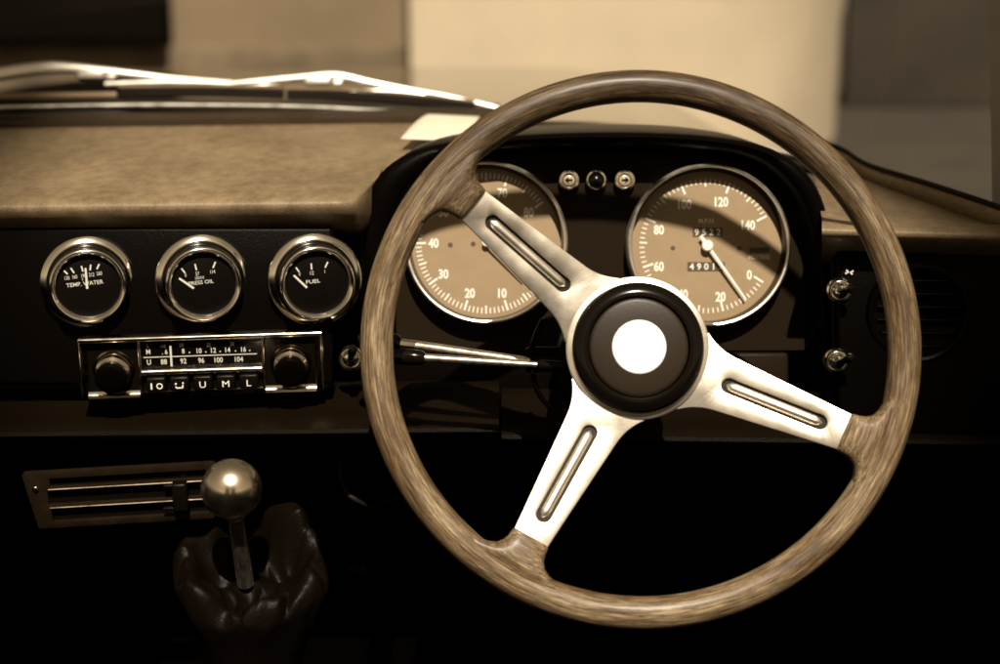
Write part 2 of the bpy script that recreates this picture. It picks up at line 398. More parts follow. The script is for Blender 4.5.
def stalk(label, p0, p1, r, tip):
    st = thing('control_stalk', label, 'stalk', V(*p1), group='control stalks on the steering column')
    o = V(*p1); q = V(*p0) - o
    s_ = K * p1[2]
    u = q.normalized()
    MB().tube([Vector((0, 0, 0)), q * 0.3, q * 0.7, q], [r * s_ * 0.72, r * s_ * 0.85, r * s_, r * s_ * 1.05], 16).build('rod', M['chrome_worn'], st)
    L = tip * s_
    MB().tube([q - u * 0.001, q + u * 0.002, q + u * L * 0.3, q + u * L * 0.85, q + u * L], [r * s_ * 1.2, r * s_ * 1.7, r * s_ * 1.9, r * s_ * 1.7, r * s_ * 0.8], 16).build('grip', M['gloss_black'], st)
    MB().tube([u * -0.012, u * 0.006, u * 0.008], [r * s_ * 1.3, r * s_ * 1.2, r * s_ * 0.8], 14).build('collar', M['black'], st)
    return st
stalk('upper thick silver stalk with black grip, left of the steering column', (400, 344, 1.10), (541, 363, 1.08), 5.6, 44)
stalk('lower thin silver stalk with black grip, left of the steering column', (424, 358, 1.075), (548, 365.5, 1.065), 4.4, 46)

# ================================================================== DASHBOARD
dash = thing('dashboard', 'long black dashboard with brown padded vinyl top', 'dashboard', (0, 1.17, 0))
D0 = Vector((0, 1.17, 0))
def sweep_x(mb, prof, x0, x1, n=24, slope=0.0, closed=False, wob=0.0):
    rs = []
    for i in range(n + 1):
        x = x0 + (x1 - x0) * i / n
        rs.append([Vector((x, d, (332 - py) * K * d + slope * (x + 0.12))) - D0 for d, py in prof])
    # transpose for ring order
    mb.rings(rs, closed, closed, closed); return mb
prof = [(1.19, 234), (1.16, 227), (1.148, 220.5), (1.141, 214), (1.1375, 208.5), (1.136, 204.5), (1.137, 201), (1.1395, 198.4), (1.144, 196), (1.152, 193), (1.164, 189.5), (1.18, 185.2), (1.20, 180.3), (1.22, 175.6), (1.30, 157.5), (1.40, 139.5), (1.485, 125.0), (1.50, 122.0), (1.50, 128)]
pp = MB(); rs = []
sta = [(-0.62 + 0.502 * i / 30, 0.0) for i in range(30)] + [(-0.1175, 0.0), (-0.1135, 0.10), (-0.1100, 0.28), (-0.1070, 0.52), (-0.1045, 0.8), (-0.1030, 1.0)]
for x, p in sta:
    row = []
    for k, (d, py) in enumerate(prof):
        z = (332 - py) * K * d; zl = (332 - 175.6) * K * 1.22
        if d < 1.22: d2 = d + p * (1.22 - d); z2 = z + (p * (zl - z) if k > 5 else p * 0.3 * (zl - z))
        else: d2, z2 = d, z
        row.append(Vector((x, d2, z2 + 0.012 * (x + 0.12))) - D0)
    rs.append(row)
pp.rings(rs, closed=True, cap0=True)
pp.build('padded_top', M['pad'], dash, sharp=75)
# the rear of the padded top runs on behind the instrument hood to the far side
pr = MB(); sweep_x(pr, [(1.25, 190), (1.25, 168.7), (1.30, 158.0), (1.40, 140.0), (1.485, 125.5), (1.498, 122.6), (1.498, 140), (1.26, 200)], -0.2, 0.004, 20, 0.012, closed=True); pr.build('padded_top_rear', M['pad'], dash)
# ledge at the foot of the windscreen
lg = MB(); sweep_x(lg, [(1.492, 128), (1.492, 120.5), (1.50, 117.5), (1.512, 116.0), (1.524, 117.5), (1.526, 113.0), (1.545, 109.5), (1.56, 112)], -0.68, 0.0, 20, 0.012); lg.build('windscreen_ledge', M['ledge'], dash)
# right-hand padded top
rows = []
frontx = [822, 850, 890, 930, 986, 1050]
for py, d in [(262, 1.19), (246, 1.14), (240, 1.128), (235, 1.121), (231, 1.119), (227.5, 1.121), (224.5, 1.127), (222, 1.137), (219, 1.155)]:
    rows.append([V(x, py + (x - 822) * 0.03, d) - D0 for x in frontx])
back = [(812, 160, 1.42), (846, 172, 1.39), (880, 186, 1.33), (925, 202, 1.26), (985, 223, 1.18), (1040, 244, 1.13)]
mid = rows[-1]
bk = [V(*b) - D0 for b in back]
rows.append([a * 0.6 + b * 0.4 for a, b in zip(mid, bk)]); rows.append(bk)
rp = MB(); rp.rings(rows, closed=False); rp.build('padded_top_end', M['pad'], dash, sharp=75)
# black fascia
fa = MB(); fa.box((-0.36, -0.008, 0.0), (0.490, 0.02, 0.127), 0.003, Matrix.Translation((-0.020, 0.0, (332 - 306) * K * 1.152))); fa.build('fascia', M['fascia'], dash)
fb = MB(); fb.box((0, 0, 0), (0.30, 0.02, 0.155), 0.003, Matrix.Translation(V(1020, 340, 1.162) - D0)); fb.build('fascia_end', M['fascia'], dash)
# padded lower rail
rl = [(1.25, 380), (1.185, 384), (1.176, 390), (1.166, 404), (1.152, 414), (1.141, 420), (1.134, 425), (1.1305, 429), (1.130, 433), (1.133, 437), (1.141, 440.5), (1.16, 443), (1.24, 446)]
ra = MB(); sweep_x(ra, rl, -0.62, (499 - 500) * K * 1.14, 24, 0.010, closed=True); ra.build('lower_rail', M['rail'], dash)
ra = MB(); sweep_x(ra, [(d + 0.016, y + 4) for i, (d, y) in enumerate(rl)], (501.5 - 500) * K * 1.14, 0.55, 24, -0.012, closed=True); ra.build('lower_rail', M['rail'], dash)
# instrument hood
def outl(pts, d):
    return [V(p[0], p[1], d) for p in smoothcurve([(a, b, 0) for a, b in pts], 5)]
panel_px = [(397, 352), (396, 300), (396, 258), (404, 220), (425, 186), (460, 164), (525, 154), (620, 152), (700, 155), (752, 167), (785, 197), (800, 240), (803, 300), (804, 350)]
inner_px = [(389, 354), (388, 300), (388, 254), (396, 213), (417, 178), (453, 156), (520, 146.5), (620, 144), (704, 147.5), (760, 159.5), (795, 191), (812, 238), (815, 300), (816, 354)]
outer_px = [(362, 354), (361, 300), (360, 243), (365, 204), (386, 168), (432, 145.5), (520, 135), (620, 132), (708, 136), (772, 149), (812, 180), (830, 230), (834, 300), (835, 354)]
def outl2(pts):
    out = []
    for p in smoothcurve([(a, b, 0) for a, b in pts], 5):
        f = min(1, max(0, (345 - p.y) / 170)); out.append(V(p.x, p.y, 1.204 - 0.019 * f))
    return out
r0 = outl(panel_px, 1.22); r1 = outl2(inner_px); r3 = outl2(outer_px)
r2 = [(a + b) / 2 + Vector((0, -0.006, 0)) for a, b in zip(r1, r3)]
r15 = [a * 0.8 + b * 0.2 + Vector((0, -0.0035, 0)) for a, b in zip(r1, r3)]
r25 = [a * 0.2 + b * 0.8 + Vector((0, -0.0035, 0)) for a, b in zip(r1, r3)]
cen = V(600, 300, 1.18)
r4 = []; r5 = []
for p in r3:
    f = max(0, p.z - cen.z) / 0.14
    r4.append(p + Vector(((cen.x - p.x) * 0.015, 0.09, 0.020 * f)))
    r5.append(p + Vector(((cen.x - p.x) * 0.06, 0.20, 0.036 * f)))
hd = MB(); hd.rings([[p - D0 for p in r] for r in (r0, r1, r15, r2, r25, r3, r4, r5)], closed=False)
hd.build('instrument_hood', M['hood'], dash, sharp=60)
pn = MB(); pts = [(p.x, p.z) for p in outl(panel_px, 1.22)]
pn.prism([pts], 1.218 - D0.y, 1.226 - D0.y); pn.build('instrument_panel', M['panel'], dash)
lp = MB(); lp.box((0, 0, 0), (0.345, 0.02, 0.058), 0.004, Matrix.Translation(V(588, 379, 1.235) - D0)); lp.build('lower_panel', M['fascia'], dash)
kp = MB(); kp.box((0, 0, 0), (0.06, 0.01, 0.04), 0.003, Matrix.Translation(V(752, 376, 1.215) - D0)); kp.build('bracket_panel', M['panel'], dash)

# ================================================================== LARGE DIALS
def big_dial(name, label, cx, cy):
    d = 1.205
    t = thing(name, label, 'dial', V(cx, cy, d), group='large tan dials in the binnacle'); s = K * d
    MB(s).lathe([(81.5, -14), (81.8, 4), (81.0, 7.2), (79.6, 8.4), (78.2, 7.8), (77.6, 5.5)], 128).build('bezel', M['wiper'], t)
    MB(s).lathe([(77.6, 5.4), (76.5, 0), (75.2, -10.0)], 128).build('bezel_wall', M['gloss_black'], t)
    MB(s).lathe([(76, -10.2), (75.6, -9.8), (0.01, -9.8)], 96).build('face', M['dial'], t)
    MB(s).lathe([(77.4, 3.4), (40, 4.4), (0.01, 4.8)], 64).build('glass', M['glass'], t)
    return t, s
Y = 9.6
def ticks(mb, a0, step, nmaj, sub, ro, rmaj, rmid, rmin, wide):
    for k in range((nmaj) * sub + 1):
        a = R(a0 - step * k / sub)
        ri = rmaj if k % sub == 0 else (rmid if (sub % 2 == 0 and k % (sub // 2) == 0) else rmin)
        w = wide * (1.5 if k % sub == 0 else (1.25 if ri == rmid else 0.85))
        mb.bar(ri * math.cos(a), ri * math.sin(a), ro * math.cos(a), ro * math.sin(a), w, y=Y)
# left: engine-speed dial
t, s = big_dial('tachometer', 'tan dial numbered 10 to 80, half hidden behind the upper spoke', 486, 242.5)
mk = MB(s); ticks(mk, -36, 36, 8, 10, 71, 60.5, 63, 65, 1.35)
for k, n in enumerate(['10', '20', '30', '40', '50', '60', '70', '80']):
    a = R(-72 - 36 * k); mk.text(n, 53 * math.cos(a), 53 * math.sin(a) + (0), 9.8, y=Y, wide=0.80, bold=0.03)
mk.build('numerals', M['ink'], t)
for hx, hz_ in ((-36, -2), (-13, -1), (20, -1)): hl = MB(s); hl.disc(hx, hz_, 2.6, Y + 0.1); hl.build('peg_hole', M['window'], t)
nd = MB(s); nd.bar(0, 0, 52 * math.cos(R(-45)), 52 * math.sin(R(-45)), 3, 1.6, y=4); nd.lathe([(4, -8), (4, -4), (3, -3), (0.01, -2.8)], 24); nd.build('needle', M['needle'], t)
# right: road-speed dial
t, s = big_dial('speedometer', 'tan dial marked M.P.H. reading 0 to 140, right of the hub', 708, 245.5)
mk = MB(s); step = 42.95; ticks(mk, -32.7, step, 7, 10, 67.5, 56.5, 60, 62.5, 1.35)
for n, x, z in [('0', 43, -29), ('20', 14, -51), ('40', -24, -48.5), ('60', -48, -20.5), ('80', -48, 16.5), ('100', -22, 42), ('120', 15, 44.5), ('140', 42, 21)]:
    mk.text(n, x, z, 10.0, y=Y, wide=0.78, bold=0.03)
mk.text('M.P.H.', 0, 25.5, 4.6, y=Y, wide=1.0, bold=0.02)
mk.text('HEATING', 53, -11, 4.8, y=Y, wide=0.78, bold=0.02)
for i, ch in enumerate('9522'): mk.text(ch, -10 + 7.3 * i, 14, 6.6, y=Y - 0.5, wide=1.0, bold=0.012)
for i, ch in enumerate('49017'): mk.text(ch, -15 + 7.3 * i, -20.6, 6.6, y=Y - 0.5, wide=1.0, bold=0.012)
mk.build('numerals', M['ink'], t)
w = MB(s); w.box((1, Y, 14), (30, 0.6, 9.0)); w.build('trip_counter', M['window'], t)
w = MB(s); w.box((-0.5, Y, -20.6), (37.5, 0.6, 9.0)); w.build('distance_counter', M['window'], t)
w = MB(s); w.box((53, Y, -4), (20, 0.6, 5)); w.build('heating_lamp', M['window'], t)
for hx, hz_ in ((-34, -2), (33, -2.4)): hl = MB(s); hl.disc(hx, hz_, 2.4, Y + 0.1); hl.build('peg_hole', M['window'], t)
nd = MB(s); a = R(-54.5); c_, s_ = math.cos(a), math.sin(a)
nd.rings([[Vector((r * c_ - w_ * s_ * q, y_, r * s_ + w_ * c_ * q)) for q, y_ in ((-1, 4.4), (0, 3.6), (1, 4.4))] for r, w_ in ((-12, 1.9), (0, 1.9), (65.5, 1.1))], closed=False)
nd.lathe([(5.6, -8), (5.6, -2.6), (4.6, -1.6), (0.01, -1.4)], 24)
nd.build('needle', M['needle'], t)

# ================================================================== WARNING LAMPS
def lamp(cx, cy, label, kind):
    d = 1.214; s = K * d
    t = thing('warning_lamp', label, 'lamp', V(cx, cy, d), group='warning lamps between the dials')
    MB(s).lathe([(10.6, -4), (10.6, 3), (9.6, 5.2), (8.2, 5.6), (7.0, 4.4), (6.6, 1.5)], 40).build('chrome_ring', M['chrome'], t)
    if kind:
        MB(s).lathe([(7.2, 0.8), (6.0, 1.2)], 32).build('lens_seat', M['black'], t); MB(s).lathe([(5.9, 0.8), (5.6, 3.0), (3.6, 3.8), (0.01, 3.9)], 32).build('lens', M['lens'], t)
        a = MB(s); k = kind
        a.bar(3.2 * k, 0, -0.6 * k, 0, 2.0, y=-4.3)
        a.face(a.verts([(-4.4 * k, -4.3, 0), (-0.6 * k, -4.3, 3.2), (-0.6 * k, -4.3, -3.2)])); a.build('arrow', M['black'], t)
    else:
        MB(s).lathe([(6.8, 1.0), (6.2, 4.0), (4, 5.8), (0.01, 6.4)], 32).build('lens', M['gloss_black'], t)
M['lens'] = mat('pale_lens', (0.42, 0.33, 0.22), 0.25)
lamp(569, 180.5, 'round chrome warning lamp with arrow pointing left', 1)
lamp(596, 180.5, 'round warning lamp with black lens, between the two arrow lamps', 0)
lamp(624.5, 180.5, 'round chrome warning lamp with arrow pointing right', -1)

# ================================================================== SMALL GAUGES
def small_gauge(cx, cy, label, ticks_, labels, words, needle, extra=()):
    d = 1.150; s = K * d
    t = thing('gauge', label, 'gauge', V(cx, cy, d), facing((0.235, -0.95, -0.185), R(2.5)), group='small chrome gauges on the dashboard')
    bz = MB(s)
    bz.lathe([(46.5, -4), (47, 1.8), (46.7, 3.4), (45.8, 4.6), (41.0, 7.6), (39.8, 8.0), (38.8, 7.4), (37.6, 6.0), (36.0, 6.0)], 96)
    bz.build('bezel', M['bezel_chrome'], t, sharp=50)
    MB(s).lathe([(36.2, 5.5), (36.4, 14), (36.5, 23.0)], 96).build('bezel_sleeve', M['gloss_black'], t)
    MB(s).lathe([(36.45, 22.6), (36.9, 23.2), (36.7, 24.8), (35.9, 26.0), (35.0, 26.4), (34.2, 26.1)], 96).build('front_ring', M['bezel_chrome'], t)
    MB(s).lathe([(34.2, 26.0), (33.4, 25.4), (30.9, 22.0), (30.9, 18.5)], 96).build('bezel_lip', M['bezel_chrome'], t, sharp=30)
    MB(s).lathe([(31.0, 18.6), (30.4, 18.9), (0.01, 18.9)], 64).build('face', M['dial_dark'], t)
    mk = MB(s); y = -19.15; f = 32.6 / 210
    for (x, z, x2, z2) in ticks_: mk.bar(x * f, z * f, x2 * f, z2 * f, 1.5, y=y)
    for (tx, x, z, h) in labels: mk.text(tx, x * f, z * f, h * f * 1.12, y=y, wide=0.66, bold=0.0)
    for (tx, x, z, h, wd) in words: mk.text(tx, x * f, z * f, h * f, y=y, wide=wd * 1.2, bold=0.008, rot=R(2))
    mk.build('markings', M['ink'], t)
    nd = MB(s); (x0, z0, x1, z1) = needle; nd.bar(x0 * f, z0 * f, x1 * f, z1 * f, 2.0, 2.2, y=-20.3); nd.build('needle', M['needle'], t)
    MB(s).lathe([(31.4, 22.6), (18, 23.0), (0.01, 23.1)], 48).build('glass', M['glass'], t)
gy = R(0)
small_gauge(89, 282.2, 'chrome gauge lettered TEMP. WATER, leftmost above the radio',
    [(-138, 104, -118, 80), (-96, 118, -78, 84), (-30, 126, -24, 90), (20, 94, 28, 130), (62, 98, 80, 130)],
    [('130', -124, 56, 22), ('160', -76, 60, 22), ('190', -22, 62, 22), ('212', 26, 66, 22), ('260', 74, 70, 22), ('F', -30, 38, 14)],
    [('TEMP. WATER', -20, 12, 26, 0.82)], (-6, 112, -8, -22))
small_gauge(203, 280.4, 'chrome gauge lettered PRESS OIL, middle of the three above the radio',
    [(-130, 106, -110, 76), (-44, 128, -38, 88), (66, 94, 84, 132)],
    [('0', -108, 62, 22), ('57', -34, 64, 22), ('114', 62, 70, 22), ('LBS/IN2', -22, 38, 16)],
    [('PRESS OIL', -16, 8, 24, 0.9)], (-150, 46, -64, -26))
small_gauge(314.8, 279.4, 'chrome gauge lettered FUEL, nearest the steering wheel',
    [(-126, 106, -108, 76), (-28, 124, -28, 84), (58, 90, 78, 126)],
    [('0', -106, 62, 22), ('1/2', -28, 62, 22), ('1', 54, 66, 22)],
    [('FUEL', -24, 8, 24, 1.05)], (-144, 58, -66, -28))

# ================================================================== RADIO
d = 1.149; s = K * d
radio = thing('radio', 'chrome-framed car radio with two knobs and five push buttons', 'radio', V(203.5, 362.5, d), facing((0.10, -0.96, -0.235), R(0.5)))
def rect(x0, z0, x1, z1): return [(x0, z0), (x1, z0), (x1, z1), (x0, z1)]
fr = MB(s)
fr.prism([rect(-119, -31, 119, 31), rect(-111, -24.5, -62, 25.5), rect(-58.5, -2, 58.5, 24.0), rect(-58.5, -24, 58.5, -7), rect(62, -24.5, 111, 25.5)], -14, 2, 1.3)
fr.build('faceplate', M['dark_chrome'], radio)
bp_ = MB(s); bp_.box((0, -7.0, 0), (234, 4, 56)); bp_.build('backing_panel', M['gloss_black'], radio)
tb = MB(s); tb.tube([(-117.5, -14.4, 29.6), (118.5, -14.4, 29.6)], 2.5, 14); tb.build('top_trim', M['bezel_chrome'], radio)
for sx in (-118.2, -60.2, 60.2, 118.2):
    tb = MB(s); tb.tube([(sx, -14.2, -27), (sx, -14.2, 28)], 1.3, 10); tb.build('side_trim', M['bezel_chrome'], radio)
for sx in (-86.5, 86.5):
    tb = MB(s); tb.rings([[Vector((q, yy, zz)) for yy, zz in ((-14.2, -22.4), (-16.4, -24.2), (-18.0, -26.4), (-18.4, -28.6), (-16, -29.6), (-13, -29.4))] for q in (sx - 25, sx + 25)], True, True, True); tb.build('lower_trim', M['bezel_chrome'], radio)
tb = MB(s); tb.tube([(-58.5, -14.8, -4.4), (58.5, -14.8, -4.4)], 2.9, 12); tb.build('dial_trim', M['chrome'], radio)
sc_ = MB(s); y = -9.4
sc_.bar(-57, 9.6, 54, 9.6, 0.9, y=y)
for tx, x, z, h in [('L', -52, 21.3, 4), ('M', -52, 15.2, 5), ('U', -52, 4.6, 5.4), ('-16', -37.5, 20.5, 3.8), ('. 6', -36, 14.6, 5), ('88', -37.5, 4.6, 5.4), ('20', -19.5, 21, 3.8), ('8', -18, 14.8, 5), ('92', -18.5, 4.6, 5.4), ('10', -2.5, 14.6, 5.2), ('25', 7, 20.4, 3.8), ('96', -1, 4.6, 5.4), ('12', 11.5, 14.6, 5.2), ('100', 16, 4.6, 5.4), ('14', 25.5, 14.6, 5.2), ('28', 30, 20.6, 3.8), ('16', 41, 14.6, 5.2), ('104', 36, 4.6, 5.4)]:
    sc_.text(tx, x, z, h, y=y, wide=0.85, bold=0.015)
for x in (-12, 4, 18, 33, 47): sc_.disc(x, 13.2, 0.7, y)
sc_.build('tuning_scale', M['ink'], radio)
ptr = MB(s); ptr.box((-30, -10.6, 10.5), (2.0, 0.8, 21)); ptr.build('tuning_pointer', M['needle'], radio)
dg_ = MB(s); dg_.box((0, -12.2, 11), (117.5, 0.8, 26.5)); dg_.build('scale_glass', M['glass'], radio)
for i, ch in enumerate(['I O', ':_:', 'U', 'M', 'L']):
    x = -45 + 22.6 * i
    b = MB(s); b.box((x, -13.5, -16), (18.8, 14, 14.5), 2.2); b = b.build('push_button', M['black'], radio)
    g = MB(s)
    if i == 0:
        g.bar(x - 4.5, -20.4, x - 4.5, -14, 1.5, y=-20.75)
        for k in range(20):
            a0, a1 = 2 * math.pi * k / 20, 2 * math.pi * (k + 1) / 20
            g.face(g.verts([(x + 3.4 + r_ * math.cos(q) * 1.0, -20.75, -17.2 + r_ * math.sin(q)) for r_, q in ((3.1, a0), (3.1, a1), (2.0, a1), (2.0, a0))]))
    elif i == 1:
        g.bar(x - 3.5, -19.6, x + 3.5, -19.6, 1.3, y=-20.75); g.bar(x + 3.2, -19.6, x + 3.2, -16.6, 1.2, y=-20.75); g.bar(x - 3.4, -19.6, x - 3.4, -18, 1.2, y=-20.75); g.disc(x - 3.4, -15.4, 1.0, -20.75); g.disc(x + 3.6, -14.8, 0.9, -20.75)
    else:
        g.text(ch, x, -17.2, 6.4, y=-20.75, wide=1.15, bold=0.0)
    g.build('lettering', M['ink'], b)
for sx, sz in ((-86.5, -1.5), (87, -1.5)):
    kn = MB(s); kn.lathe([(20.5, 6), (20.5, 9.6), (19.8, 10.6), (18.0, 11)], 48, (sx, 0, sz)); kn.build('knob_collar', M['dark_chrome'], radio)
    km = Matrix.Translation((sx, -9, sz)) @ Matrix.Rotation(R(11), 4, 'X')
    kb = MB(s); kb.lathe([(17.2, 0), (17.2, 8.0), (16.8, 8.9), (14.7, 11.0), (14.3, 12.2), (14.3, 19), (14, 20)], 48, mtx=km); kb = kb.build('knob', M['bezel_chrome'], radio)
    kc = MB(s); kc.lathe([(14.2, 17), (15.2, 17.6), (15.6, 20), (15.2, 23), (13.6, 24.2), (9, 24.5), (0.01, 24.6)], 48, mtx=km); kc.build('knob_cap', M['fascia'], kb)

# ================================================================== TOGGLE SWITCHES
def toggle(cx, cy, label, ang, lever, mark=False, dd=1.152):
    s = K * dd
    t = thing('toggle_switch', label, 'switch', V(cx, cy, dd), facing((0.0, -0.97, -0.2)), group='chrome toggle switches on the dashboard')
    MB(s).lathe([(12.8, -2), (12.8, 3), (11.6, 5), (10.4, 5), (9.4, 4), (8.2, 6.5), (6.4, 9.5), (3, 10.6), (0.01, 10.8)], 40).build('chrome_nut', M['chrome'], t)
    c_, s_ = math.cos(ang), math.sin(ang)
    MB(s).tube([(0, -9, 0), (c_ * 5, -17, s_ * 5), (c_ * lever * .7, -24, s_ * lever * .7), (c_ * lever, -27, s_ * lever), (c_ * (lever + 2), -28.5, s_ * (lever + 2))], [2.6, 3.0, 4.2, 4.6, 2.2], 16).build('lever', M['gloss_black'], t)
    if mark:
        m = MB(s)
        for k in range(4):
            a = R(35 + 90 * k + (12 if k % 2 else -12)); m.bar(9 + 0.6 * math.cos(a), 18, 9 + 4.4 * math.cos(a), 18 + 3.2 * math.sin(a), 0.8, 2.0, y=-0.0)
        m.build('fan_symbol', M['ink'], t)
    return t
toggle(839.5, 290, 'upper chrome toggle switch below a small fan symbol, right of the speedometer', R(52), 9, True)
toggle(836, 360.5, 'lower chrome toggle switch with lever pointing up right, beside the vent', R(48), 13)
toggle(351, 358, 'chrome toggle switch half hidden by the left of the wheel rim', R(72), 17)

# ================================================================== AIR VENT
dv = 1.152; s = K * dv
vent = thing('air_vent', 'round black air vent with horizontal louvres behind the rim', 'vent', V(918, 313, dv), facing((-0.06, -0.98, -0.16)))
MB(s).lathe([(52, -1), (52, 5), (50, 8), (46.5, 8.6), (44, 7), (43, 2)], 72).build('ring', M['fascia'], vent)
MB(s).lathe([(44, -0.5), (43.5, 0.2), (0.01, 0.2)], 48).build('duct_back', M['void'], vent)
for k in range(6):
    z = -33 + 13.2 * k; hw = math.sqrt(max(1, 43 ** 2 - z * z)) - 1
    sl = MB(s); sl.box((0, -3.6, z), (2 * hw, 7, 2.2), 0.8, Matrix.Rotation(R(0), 4, 'X')); sl.build('louvre', M['fascia'], vent)

# ================================================================== HEATER PANEL
dh = 1.149; s = K * dh
heat = thing('heater_panel', 'dull chrome heater control panel with sliding levers', 'heater panel', V(122, 494, dh), facing((0.12, -0.95, -0.28), R(0.8)))
def slot(x0, x1, z0, z1): return [(x0, z0), (x1, z0), (x1, z1), (x0, z1)]
ol = [(-84, -29), (-82, -31), (88, -31), (91, -28), (95, 27), (92, 30), (-91, 30), (-94, 27)]
pl = MB(s); pl.prism([ol, slot(-68, 84, 13, 22), slot(-71, 84, -6, 9), slot(-69, 84, -24, -11)], -4, 1, 1.0); pl.build('plate', M['heater_plate'], heat)
bk_ = MB(s); bk_.box((4, 3, 0), (170, 3, 56)); bk_.build('slot_backing', M['gloss_black'], heat)
for z, x0 in ((11.0, -70), (-8.6, -70)):
    rb = MB(s); rb.tube([(x0, -5, z), (80, -5, z)], 0.95, 8); rb.build('slide_rail', M['dull_metal'], heat)
lv = MB(s); lv.box((58, -9, -2), (15, 14, 30), 2.5); lv.box((50, -8, 9), (16, 5, 3), 1, None); lv.box((49, -8, -15), (18, 5, 3), 1); lv.build('slide_lever', M['black'], heat)
sw = MB(s); sw.lathe([(3.4, 3), (3.2, 5), (2.2, 6), (0.01, 6.2)], 20, (-82, 0, 12)); sw.build('screw', M['dull_metal'], heat)

# ================================================================== GEAR LEVER + GAITER
gd = 1.0; s = K * gd
gear = thing('gear_lever', 'gear lever with round polished metal knob', 'gear lever', V(247, 590, 1.03))
g0 = V(247, 590, 1.03)
kc = V(231.5, 489, 0.985) - g0
kb = MB(); rr = 30.2 * K * 0.985
prof = [(rr * math.sin(math.pi * k / 36), rr * math.cos(math.pi * k / 36)) for k in range(1, 35)]
ax = (V(243, 566, 1.02) - V(231.5, 489, 0.985)).normalized()
mt = Matrix.Translation(kc) @ Vector((0, 1, 0)).rotation_difference(ax).to_matrix().to_4x4()
kb.lathe([(0.0002, rr)] + prof, 56, mtx=mt, cap1=True); kb.build('knob', M['knob'], gear)
MB().tube([kc + ax * rr * 0.93, kc + ax * rr * 1.02, kc + ax * rr * 1.12, kc + ax * rr * 1.2], [0.0078, 0.0078, 0.0072, 0.0055], 20).build('collar', M['chrome_worn'], gear)
MB().tube([kc + ax * rr * 1.1, kc + ax * 0.055, kc + ax * 0.085], [0.0052, 0.0056, 0.006], 16).build('shaft', M['chrome_worn'], gear)

gait = thing('gear_gaiter', 'black leather gear lever gaiter with soft folds and a stitched seam', 'gaiter', V(250, 585, 1.04))
gt = MB(); NU, NV = 60, 240
up_w = Vector((0, -math.sin(TILT) * -1, 0))  # unused direction helper
grid = []
RIDGE = [(0, 0.020), (55, 0.056), (104, 0.022), (150, 0.033), (205, 0.018), (262, -0.004), (310, 0.004), (360, 0.020)]
def ridge_h(a):
    g = math.degrees(a) % 360
    for (a0, h0), (a1, h1) in zip(RIDGE, RIDGE[1:]):
        if g <= a1:
            f = (g - a0) / (a1 - a0); f = f * f * (3 - 2 * f); return h0 + (h1 - h0) * f
    return RIDGE[-1][1]
def fold(u, a):
    """radius, height of the slack leather at outward step u (0 shaft .. 1 base) and bearing a (0 = right, 90 = away from us)"""
    H = ridge_h(a); r = 0.008 + 0.035 * min(1, u / 0.42) if u < 0.42 else 0.043 + 0.012 * math.sin(min(1, (u - 0.42) / 0.25) * math.pi / 2) - 0.034 * max(0, (u - 0.62) / 0.38)
    if u < 0.42:
        f = u / 0.42; h = 0.004 + (H - 0.004) * (math.sin(f * math.pi / 2) ** 2.2)
        h -= 0.012 * math.sin(f * math.pi) * (0.6 + 0.4 * math.sin(4 * a + 1))
    else:
        f = (u - 0.42) / 0.58; h = H - (H + 0.13) * (1 - math.cos(f * math.pi / 2)) ** 1.15
    lob = math.exp(-((u - 0.5) / 0.25) ** 2)
    r *= 1 + 0.06 * lob * math.cos(2 * a) + 0.04 * lob * math.sin(3 * a + 2.2) + 0.035 * math.sin(6 * a + 5 * u) * lob
    h += 0.0025 * lob * math.sin(7 * a + 10 * u)
    for ac, dep, wd, sl in ((28, 0.0045, 5, 34), (108, 0.004, 9, -14), (186, 0.004, 5, 40), (318, 0.0045, 5, -36), (350, 0.003, 4, -20)):
        q = ((math.degrees(a) - ac - sl * (u - 0.45) * 2 + 180) % 360 - 180) / wd
        g = math.exp(-abs(q) ** 1.4) * math.exp(-((u - 0.5) / 0.2) ** 2)
        h -= dep * g; r *= 1 - 0.9 * dep / 0.05 * g * 0.5
    return r, h
Rw = Matrix.Rotation(TILT, 3, 'X')
for i in range(NU + 1):
    u = i / NU; ring = []
    for j in range(NV):
        a = 2 * math.pi * j / NV; r, h = fold(u, a)
        p = Vector((r * math.cos(a) * 1.0, r * math.sin(a) * 0.9, h))
        n = noise.noise(Vector((p.x * 38, p.y * 38, p.z * 38))); p.z += 0.004 * n + 0.0022 * (1 - abs(noise.noise(Vector((p.x * 55 + p.y * 40, p.y * 55 - p.x * 30, p.z * 30 + 4)))) * 3); p.x += 0.003 * noise.noise(p * 30 + Vector((7, 1, 3)))
        ring.append(Rw @ p)
    grid.append(ring)
gt.rings(grid); gt.build('leather_boot', M['leather'], gait, sharp=180)
sm = MB(); a = R(-88); pts = []
for i in range(24, 60):
    u = i / NU; r, h = fold(u, a); p = Rw @ Vector((r * math.cos(a), r * math.sin(a) * 0.9 - 0.0015, h + 0.0012)); pts.append(p)
for i in range(0, len(pts) - 1): sm.tube([pts[i], pts[i] * 0.25 + pts[i + 1] * 0.75], 0.0009, 6)
sm.build('seam_stitching', M['thread'], gait)

# ================================================================== CABLE LOOP
cb = thing('cable_loop', 'thin dark cable loop hanging under the dashboard', 'cable', V(345, 470, 1.2))
o0 = V(345, 470, 1.2)
MB().tube(smoothcurve([V(346, 445, 1.22) - o0, V(340, 468, 1.2) - o0, V(344, 488, 1.2) - o0, V(356, 500, 1.2) - o0, V(372, 506, 1.22) - o0, V(395, 500, 1.26) - o0], 8), 0.0022, 10).build('cable', M['rubber'], cb)

